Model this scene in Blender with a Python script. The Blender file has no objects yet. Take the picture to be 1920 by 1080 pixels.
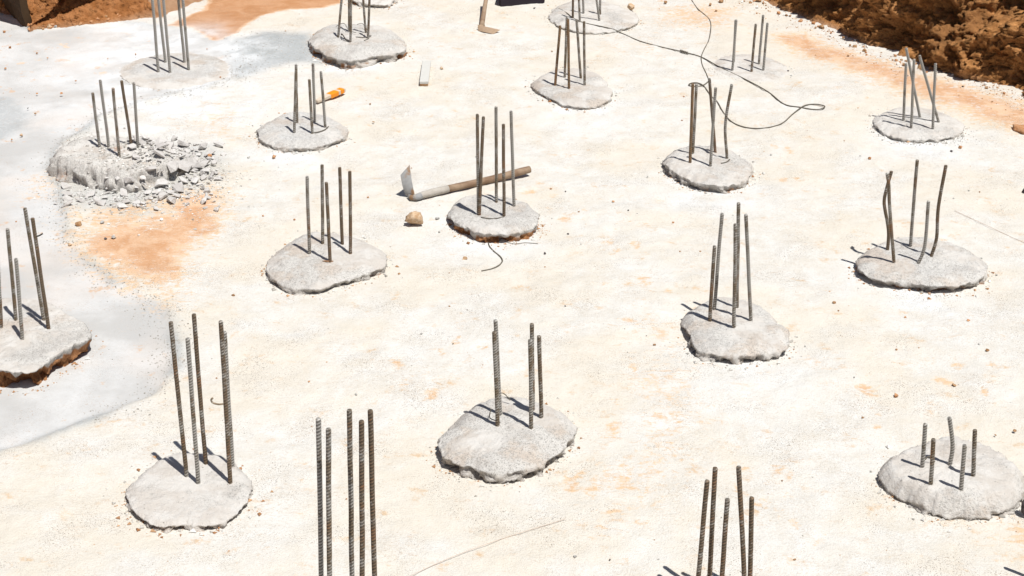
import bpy, bmesh, math, random
import numpy as np
from mathutils import Vector, noise, Matrix
random.seed(7); np.random.seed(7)
sc = bpy.context.scene
# ---------------------------------------------------------------- camera, sky, sun
H, FPX, TH = 3.46, 2919.0, math.radians(26.0)
cam_d = bpy.data.cameras.new('camera'); cam = bpy.data.objects.new('camera', cam_d)
sc.collection.objects.link(cam); sc.camera = cam
cam.location = (0, 0, H); cam.rotation_euler = (math.radians(90) - TH, 0, 0)
cam_d.sensor_width = 36; cam_d.lens = FPX / 1920 * 36; cam_d.clip_end = 1000; cam_d.clip_start = 0.05
SUN_EL = math.radians(68.5); SUN_H = Vector((0.65, -0.76, 0)).normalized()
to_sun = Vector((SUN_H.x * math.cos(SUN_EL), SUN_H.y * math.cos(SUN_EL), math.sin(SUN_EL)))
w = bpy.data.worlds.new('World'); sc.world = w; w.use_nodes = True
nt = w.node_tree; bg = nt.nodes['Background']; sky = nt.nodes.new('ShaderNodeTexSky')
sky.sky_type = 'NISHITA'; sky.sun_disc = False; sky.sun_elevation = SUN_EL
sky.sun_rotation = math.atan2(SUN_H.x, SUN_H.y)
nt.links.new(sky.outputs[0], bg.inputs[0]); bg.inputs[1].default_value = 0.055
sl = bpy.data.lights.new('sun', 'SUN'); sl.energy = 5.0; sl.angle = math.radians(0.5); sl.color = (1, 0.975, 0.935)
so = bpy.data.objects.new('sun', sl); sc.collection.objects.link(so)
so.rotation_euler = (-to_sun).to_track_quat('-Z', 'Y').to_euler()
sc.view_settings.view_transform = 'Standard'; sc.view_settings.look = 'None'
sc.view_settings.exposure = 0.04; sc.view_settings.gamma = 1
sc.render.engine = 'CYCLES'

# ---------------------------------------------------------------- helpers
def P(px, py, z=0.0):
    """place of a point of height z seen at a photo pixel (used once, to survey the site)"""
    u = (px - 960) / FPX; v = (py - 540) / FPX
    d = Vector((u, math.cos(TH) - v * math.sin(TH), -math.sin(TH) - v * math.cos(TH)))
    t = (z - H) / d.z
    return Vector((d.x * t, d.y * t, z))
def PY(px, py, Y):
    u = (px - 960) / FPX; v = (py - 540) / FPX
    d = Vector((u, math.cos(TH) - v * math.sin(TH), -math.sin(TH) - v * math.cos(TH)))
    t = Y / d.y
    return Vector((d.x * t, Y, H + d.z * t))
def SC(py): return math.cos(TH) * (py - 540 + FPX * math.tan(TH)) / H     # photo pixels per metre
def fb(x, y, z=0, s=1, o=4): return noise.fractal(Vector((x * s, y * s, z * s)), 0.9, 2.1, o)
def props(o, label=None, cat=None, group=None, kind=None):
    if label: o['label'] = label
    if cat: o['category'] = cat
    if group: o['group'] = group
    if kind: o['kind'] = kind
    return o
def link(o, parent=None):
    sc.collection.objects.link(o)
    if parent: o.parent = parent
    return o
def mesh_obj(name, verts, faces, mat, parent=None, smooth=False, col=None, cname='region'):
    me = bpy.data.meshes.new(name); me.from_pydata([tuple(v) for v in verts], [], faces); me.update()
    if mat: me.materials.append(mat)
    if smooth: me.polygons.foreach_set('use_smooth', [True] * len(me.polygons))
    if col is not None:
        a = me.color_attributes.new(cname, 'FLOAT_COLOR', 'POINT')
        a.data.foreach_set('color', np.asarray(col, dtype=np.float32).ravel())
    return link(bpy.data.objects.new(name, me), parent)
def empty(name, loc, **k):
    o = bpy.data.objects.new(name, None); o.empty_display_size = .1; o.location = loc
    link(o); return props(o, **k)

# ---------------------------------------------------------------- materials
class N:
    def __init__(s, name, rough=0.9):
        s.m = bpy.data.materials.new(name); s.m.use_nodes = True; s.t = s.m.node_tree
        s.b = s.t.nodes['Principled BSDF']; s.b.inputs['Roughness'].default_value = rough
        s.b.inputs['Specular IOR Level'].default_value = 0.25
        s.g = s.t.nodes.new('ShaderNodeNewGeometry'); s.pos = s.g.outputs['Position']
        s.isl = s.g.outputs['Random Per Island']
        s.oc = s.t.nodes.new('ShaderNodeTexCoord').outputs['Object']
    def l(s, a, b): s.t.links.new(a, b)
    def noise(s, scale, detail=5, rough=0.6, vec=None, dist=0.0, sc3=None):
        n = s.t.nodes.new('ShaderNodeTexNoise'); n.inputs['Scale'].default_value = scale
        n.inputs['Detail'].default_value = detail; n.inputs['Roughness'].default_value = rough
        n.inputs['Distortion'].default_value = dist
        v = vec or s.pos
        if sc3:
            mp = s.t.nodes.new('ShaderNodeMapping'); mp.inputs['Scale'].default_value = sc3[0]
            mp.inputs['Rotation'].default_value = (0, 0, sc3[1]); s.l(v, mp.inputs[0]); v = mp.outputs[0]
        s.l(v, n.inputs['Vector']); return n.outputs[0]
    def vor(s, scale, feat='F1'):
        n = s.t.nodes.new('ShaderNodeTexVoronoi'); n.inputs['Scale'].default_value = scale; n.feature = feat
        s.l(s.pos, n.inputs['Vector']); return n
    def ramp(s, v, a, b, lo=0.0, hi=1.0):
        n = s.t.nodes.new('ShaderNodeMapRange'); n.inputs[1].default_value = a; n.inputs[2].default_value = b
        n.inputs[3].default_value = lo; n.inputs[4].default_value = hi; n.interpolation_type = 'SMOOTHSTEP'
        s.l(v, n.inputs[0]); return n.outputs[0]
    def math(s, op, a, b=None):
        n = s.t.nodes.new('ShaderNodeMath'); n.operation = op
        for i, x in enumerate((a, b)):
            if x is None: continue
            if isinstance(x, (int, float)): n.inputs[i].default_value = x
            else: s.l(x, n.inputs[i])
        return n.outputs[0]
    def mix(s, f, a, b):
        n = s.t.nodes.new('ShaderNodeMix'); n.data_type = 'RGBA'
        for i, x in ((0, f), (6, a), (7, b)):
            if isinstance(x, (int, float)): n.inputs[i].default_value = x
            elif isinstance(x, tuple): n.inputs[i].default_value = (*x, 1)
            else: s.l(x, n.inputs[i])
        return n.outputs[2]
    def attr(s, name):
        n = s.t.nodes.new('ShaderNodeAttribute'); n.attribute_name = name
        p = s.t.nodes.new('ShaderNodeSeparateColor'); s.l(n.outputs['Color'], p.inputs[0])
        return p.outputs[0], p.outputs[1], p.outputs[2], n.outputs['Alpha']
    def bump(s, h, dist, strength=1.0):
        n = s.t.nodes.new('ShaderNodeBump'); n.inputs['Distance'].default_value = dist
        n.inputs['Strength'].default_value = strength; s.l(h, n.inputs['Height'])
        s.l(n.outputs[0], s.b.inputs['Normal'])
    def out(s, c):
        if isinstance(c, tuple): s.b.inputs['Base Color'].default_value = (*c, 1)
        else: s.l(c, s.b.inputs['Base Color'])
        return s.m

# --- pit floor: pale cement-dusted blinding, orange soil, smooth grey screed
g = N('pit_floor_mat', 0.95)
oR, gG, bB, aA = g.attr('region')
n1 = g.noise(1.3, 4); n2 = g.noise(7, 6, .65, dist=.6); n3 = g.noise(38, 5, .7); n4 = g.noise(150, 3, .6)
st = g.noise(9, 6, .7, sc3=((1, 3.2, 1), 0.35), dist=1.2)
nfl = g.noise(75, 5, .75, sc3=((1, 1.5, 1), .4), dist=.5)
base = g.mix(g.ramp(n2, .3, .72), (.69, .68, .645), (.63, .60, .54))
base = g.mix(g.math('MULTIPLY', g.ramp(nfl, .50, .62), g.ramp(g.noise(2.2, 4),   .38, .60, .16, .60)), base, (.52, .455, .37))
base = g.mix(g.math('MULTIPLY', g.ramp(n1, .42, .60), .55), base, (.655, .595, .49))
blot = g.math('MULTIPLY', g.ramp(g.noise(6.5, 6, .65, sc3=((1, 1.3, 1), .5)), .56, .70), g.ramp(n3, .38, .60))
base = g.mix(g.math('MULTIPLY', blot, .8), base, (.60, .42, .25))
strk = g.math('MULTIPLY', g.ramp(st, .57, .66), g.ramp(n4, .45, .6))
base = g.mix(g.math('MULTIPLY', strk, .5), base, (.50, .36, .25))
scree = g.mix(g.ramp(g.noise(1.7, 5, .6), .38, .62), (.59, .59, .58), (.455, .45, .435))
scree = g.mix(g.math('MULTIPLY', g.ramp(nfl, .48, .62), .35), scree, (.46, .44, .41))
scree = g.mix(g.math('MULTIPLY', g.ramp(g.noise(.9, 4, .6), .46, .62), .4), scree, (.62, .54, .47))
sblot = g.math('MULTIPLY', g.ramp(g.noise(6, 5, .6), .60, .66), g.ramp(n3, .36, .56))
scree = g.mix(g.math('MULTIPLY', sblot, .75), scree, (.55, .36, .22))
base = g.mix(gG, base, scree)
dust = g.mix(g.ramp(n3, .35, .65), (.25, .275, .285), (.42, .44, .44))
base = g.mix(g.math('MULTIPLY', bB, g.ramp(n3, .15, .55)), base, dust)
soil = g.mix(g.ramp(n2, .35, .68), (.56, .31, .165), (.68, .47, .31))
soil = g.mix(g.math('MULTIPLY', g.ramp(n3, .5, .68), .45), soil, (.70, .58, .45))
soil = g.mix(g.ramp(oR, .9, 1.15), soil, g.mix(g.ramp(n2, .3, .7), (.46, .225, .10), (.56, .32, .18)))
soil = g.mix(g.ramp(oR, .5, .75, .65, 0), soil, (.68, .50, .31))
of = g.ramp(g.math('ADD', oR, g.math('MULTIPLY', g.math('ADD', g.math('SUBTRACT', n3, .5), g.math('SUBTRACT', st, .5)), 1.5)), .26, .80)
base = g.mix(of, base, soil)
wt = g.mix(g.ramp(n3, .3, .7), (.66, .685, .70), (.76, .77, .77))
base = g.mix(g.math('MULTIPLY', aA, .8), base, wt)
spk = g.noise(210, 2, .5); sp1 = g.math('MULTIPLY', g.ramp(spk, .585, .66), g.ramp(g.noise(3.1, 4), .44, .66))
sp1 = g.math('MULTIPLY', sp1, g.math('SUBTRACT', 1.0, g.math('MULTIPLY', gG, .55)))
base = g.mix(g.math('MULTIPLY', sp1, .9), base, (.17, .13, .10))
spk2 = g.noise(90, 3, .6, sc3=((1, 1.8, 1), .2)); sp2 = g.math('MULTIPLY', g.ramp(spk2, .60, .68), g.ramp(g.noise(5, 3), .45, .65))
base = g.mix(g.math('MULTIPLY', sp2, .6), base, (.35, .22, .13))
hb = g.math('ADD', g.math('MULTIPLY', n3, .6), g.math('MULTIPLY', n4, .4))
hb = g.math('MULTIPLY', hb, g.math('SUBTRACT', 1.0, g.math('MULTIPLY', gG, .75)))
g.bump(hb, .014, .75); M_floor = g.out(base)

# --- concrete of the pile heads
g = N('pile_concrete_mat', 0.92)
sR, sG, sB, sA = g.attr('region')          # R soil stain, G broken side, B fresh cement
n1 = g.noise(9, 6, .65); n2 = g.noise(55, 5, .7); n3 = g.noise(190, 3, .6)
c = g.mix(g.ramp(n1, .35, .66), (.635, .615, .575), (.515, .49, .455))
c = g.mix(g.math('MULTIPLY', g.ramp(n2, .52, .68), .5), c, (.64, .63, .60))
c = g.mix(g.math('MULTIPLY', g.ramp(g.noise(4.5, 5), .50, .62), .5), c, (.58, .47, .37))
c = g.mix(sB, c, g.mix(g.ramp(n2, .4, .6), (.56, .58, .59), (.66, .67, .67)))
c = g.mix(g.math('MULTIPLY', g.ramp(n3, .54, .64), .8), c, (.20, .185, .17))
c = g.mix(g.math('MULTIPLY', g.ramp(g.noise(70, 5, .75), .53, .62), .6), c, (.30, .28, .25))
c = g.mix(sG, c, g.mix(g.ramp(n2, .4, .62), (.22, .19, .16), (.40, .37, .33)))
c = g.mix(g.ramp(g.math('ADD', sR, g.math('MULTIPLY', g.math('SUBTRACT', n2, .5), .5)), .35, .65), c,
          g.mix(g.ramp(n2, .35, .65), (.27, .115, .045), (.44, .22, .10)))
c = g.mix(g.ramp(g.math('ADD', sA, g.math('MULTIPLY', g.math('SUBTRACT', n2, .5), 1.2)), .35, .75), c, g.mix(g.ramp(n1, .4, .6), (.645, .62, .58), (.575, .535, .485)))
g.bump(g.math('ADD', g.math('MULTIPLY', n2, .7), g.math('MULTIPLY', n3, .3)), .014, .9); M_conc = g.out(c)

# --- broken grey concrete lumps
g = N('broken_concrete_mat', 0.92); n2 = g.noise(40, 5, .7)
c = g.mix(g.isl, (.46, .435, .41), (.64, .62, .59)); c = g.mix(g.math('MULTIPLY', g.ramp(n2, .45, .7), .5), c, (.42, .38, .35))
g.bump(n2, .01, .7); M_frag = g.out(c)
g = N('grey_crumb_mat', 0.95)
c = g.mix(g.isl, (.22, .20, .17), (.60, .58, .54)); M_crumb = g.out(g.mix(.3, c, (.5, .48, .44)))
g = N('soil_crumb_mat', 0.95)
c = g.mix(g.isl, (.30, .14, .06), (.60, .38, .22)); M_scrumb = g.out(c)
g = N('white_crumb_mat', 0.95)
c = g.mix(g.isl, (.55, .54, .51), (.78, .76, .72)); M_wcrumb = g.out(c)
def stone_mat(nm, a, b, sc_=60):
    g = N(nm, .9); n = g.noise(sc_, 5, .65); g.bump(n, .01, .6); return g.out(g.mix(g.ramp(n, .35, .65), a, b))
M_sand = stone_mat('sandstone_mat', (.46, .29, .16), (.62, .47, .32))
M_osto = stone_mat('orange_clod_mat', (.42, .19, .08), (.56, .32, .17))
M_gsto = stone_mat('grey_stone_mat', (.33, .32, .30), (.5, .49, .46))
M_dsto = stone_mat('dark_stone_mat', (.05, .045, .045), (.12, .10, .10))
M_bsto = stone_mat('brown_clod_mat', (.28, .15, .07), (.42, .26, .14))

# --- reinforcement steel: cement-dusted and rusty
def steel(nm, dust_amt, rust):
    g = N(nm, .75); g.b.inputs['Metallic'].default_value = 0.15
    n = g.noise(14, 5, .7); n2 = g.noise(120, 4, .6)
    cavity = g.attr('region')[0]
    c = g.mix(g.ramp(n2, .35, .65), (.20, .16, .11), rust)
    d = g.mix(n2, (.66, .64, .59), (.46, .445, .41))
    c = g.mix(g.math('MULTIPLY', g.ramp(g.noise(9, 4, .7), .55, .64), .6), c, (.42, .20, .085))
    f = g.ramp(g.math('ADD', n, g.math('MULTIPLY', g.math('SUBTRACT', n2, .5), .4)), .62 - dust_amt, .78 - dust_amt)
    c = g.mix(f, c, d); c = g.mix(g.math('MULTIPLY', cavity, .75), c, (.05, .042, .032))  # hollows between ribs darkened: shade painted into the colour
    g.bump(n2, .002, .5); return g.out(c)
M_st = {'grey': steel('cement_dusted_rebar_mat', .30, (.34, .27, .19)),
        'mid': steel('weathered_rebar_mat', .20, (.36, .27, .18)),
        'rust': steel('rusty_rebar_mat', .02, (.50, .28, .13)),
        'brown': steel('brown_rebar_mat', .12, (.29, .19, .12)),
        'white': steel('whitish_rebar_mat', .42, (.40, .33, .25))}
g = N('binding_wire_mat', .6); M_wire = g.out((.13, .115, .09))
g = N('dark_wire_mat', .6); M_dwire = g.out((.07, .06, .05))
g = N('weathered_wood_mat', .7); n = g.noise(10, 6, .7, vec=g.oc, sc3=((.6, 9, 9), 0)); n2 = g.noise(6, 4, .6, vec=g.oc)
g.bump(n, .003, .6); M_wood = g.out(g.mix(g.ramp(n2, .4, .6), g.mix(n, (.12, .065, .035), (.30, .20, .13)), g.mix(n, (.26, .17, .10), (.42, .32, .23))))
g = N('dark_plank_mat', .85); n = g.noise(12, 6, .7, sc3=((1, 1, .25), 0)); g.bump(n, .01, .7)
M_plank = g.out(g.mix(n, (.028, .017, .008), (.085, .048, .022)))
g = N('cement_coated_steel_mat', .7); n = g.noise(45, 5, .7); n2 = g.noise(16, 4)
g.bump(n, .003, .5); M_blade = g.out(g.mix(g.ramp(n2, .5, .66), g.mix(n, (.20, .20, .20), (.40, .40, .39)), (.26, .16, .09)))
g = N('sandy_steel_mat', .8); n = g.noise(45, 5, .7); M_sblade = g.out(g.mix(n, (.30, .20, .12), (.46, .34, .24)))
g = N('string_mat', .8); M_str = g.out((.56, .44, .36))
g = N('cemented_handle_mat', .85); n = g.noise(40, 5, .7); g.bump(n, .004, .6); M_cem = g.out(g.mix(n, (.32, .28, .23), (.54, .51, .46)))
g = N('orange_tape_mat', .5); M_orange = g.out((.80, .27, .015))
g = N('pale_wood_mat', .8); n = g.noise(14, 5, .7, vec=g.oc, sc3=((.5, 8, 8), 0)); M_pale = g.out(g.mix(n, (.50, .40, .29), (.68, .60, .50)))
g = N('pale_board_mat', .9); n = g.noise(30, 5, .7); g.bump(n, .004, .5); M_board = g.out(g.mix(n, (.50, .495, .46), (.62, .61, .575)))
g = N('black_box_mat', .6); M_black = g.out((.022, .016, .024))
g = N('red_twig_mat', .8); M_red = g.out((.22, .06, .03))

# --- earth of the excavation
g = N('excavated_earth_mat', .97)
dR, dG, dB, dA = g.attr('region')
n1 = g.noise(1.6, 5, .6); n2 = g.noise(12, 6, .68); n3 = g.noise(60, 5, .7)
c = g.mix(g.ramp(n2, .36, .66), (.38, .165, .05), (.74, .36, .13))
c = g.mix(g.ramp(n1, .45, .62), c, g.mix(n2, (.24, .10, .034), (.56, .27, .095)))
c2 = g.mix(g.ramp(n2, .36, .66), (.40, .155, .045), (.60, .265, .10))
c = g.mix(dR, c, c2)
c = g.mix(dG, c, g.mix(g.ramp(n2, .35, .68), (.52, .29, .16), (.62, .40, .25)))
g.bump(g.math('ADD', g.math('MULTIPLY', n2, .5), g.math('MULTIPLY', n3, .5)), .07, 1.0); M_earth = g.out(c)

# ---------------------------------------------------------------- areas of the pit floor
def poly(pts): return np.array([[P(x, y).x, P(x, y).y] for x, y in pts])
def sdist(X, Y, pg):
    """signed distance to a polygon, positive inside"""
    d = np.full(X.shape, 1e9); ins = np.zeros(X.shape, bool); n = len(pg)
    for i in range(n):
        ax, ay = pg[i]; bx, by = pg[(i + 1) % n]
        ex, ey = bx - ax, by - ay; L = ex * ex + ey * ey + 1e-12
        t = np.clip(((X - ax) * ex + (Y - ay) * ey) / L, 0, 1)
        d = np.minimum(d, (X - ax - t * ex) ** 2 + (Y - ay - t * ey) ** 2)
        c = ((ay > Y) != (by > Y)) & (X < ex * (Y - ay) / (ey + 1e-12 if abs(ey) < 1e-9 else ey) + ax)
        ins ^= c
    d = np.sqrt(d); return np.where(ins, d, -d)
SCREED = poly([(-700, 20), (0, 30), (60, 62), (110, 55), (240, 42), (330, 50), (400, 68), (440, 90), (468, 120), (450, 140), (400, 160), (330, 175),
               (240, 195), (190, 212), (160, 245), (130, 262), (105, 290), (95, 340), (110, 370), (120, 410), (128, 450), (165, 490), (210, 530), (280, 562), (312, 600),
               (322, 650), (318, 690), (285, 740), (180, 788), (60, 822), (-20, 845), (-500, 900)])
DUST1 = poly([(420, 130), (430, 90), (450, 78), (500, 65), (580, 62), (590, 90), (625, 112), (610, 124), (560, 120), (500, 135), (440, 150)])
DUST2 = poly([(-60, 180), (10, 178), (45, 195), (68, 215), (50, 240), (0, 262), (-80, 270)])
HEAP = poly([(110, 350), (160, 300), (300, 265), (400, 270), (425, 300), (410, 345), (345, 385), (260, 405), (150, 395)])
SAND1 = poly([(300, 50), (380, 20), (400, -20), (640, -25), (640, 4), (600, 14), (540, 20), (490, 32), (462, 45), (440, 62), (405, 72), (360, 50)])
SAND2 = poly([(1430, 60), (1520, 55), (1560, 75), (1650, 110), (1700, 125), (1740, 140), (1830, 165), (1960, 210), (1960, 262), (1880, 235), (1800, 215),
              (1740, 190), (1640, 160), (1560, 125), (1480, 110)])
SAND3 = poly([(118, 430), (120, 400), (170, 395), (230, 392), (300, 385), (345, 360), (400, 350), (440, 370), (430, 420), (395, 450), (380, 480), (340, 520), (330, 560), (290, 555), (210, 525), (160, 490)])
SAND4 = poly([(1200, 5), (1330, 0), (1440, 8), (1400, 40), (1340, 60), (1230, 45)])
SAND5 = poly([(1870, 980), (1880, 965), (2000, 960), (2000, 1030), (1910, 1040), (1870, 1035), (1850, 1020)])
SAND6 = poly([(350, 195), (430, 180), (470, 200), (440, 260), (390, 270), (300, 240)])
SAND7 = poly([(1180, 860), (1230, 700), (1160, 560), (1230, 540), (1290, 700), (1300, 860), (1220, 950), (1150, 1000), (1110, 980)])
SAND8 = poly([(150, 280), (40, 335), (60, 370), (110, 360), (110, 330)])
SAND9 = poly([(1040, 100), (1180, 110), (1280, 140), (1260, 60), (1100, 70)])
WHITE = [(225, 165, .16, .3), (270, 180, .16, .3), (350, 182, .18, .3), (420, 168, .18, .3), (462, 140, .16, .4), (210, 140, .14, .4), (250, 62, .3, .2), (370, 66, .25, .2), (255, 100, .5, .10), (330, 170, .8, .10), (430, 95, .35, .12), (470, 110, .12, .3), (1150, 165, .14, .45), (1085, 205, .3, .12), (650, 120, .3, .12), (560, 283, .3, .12), (1330, 352, .3, .12),
         (925, 445, .28, .06), (1730, 540, .3, .08), (1375, 672, .28, .06), (1720, 262, .3, .12), (1320, 345, .3, .1),]

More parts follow.
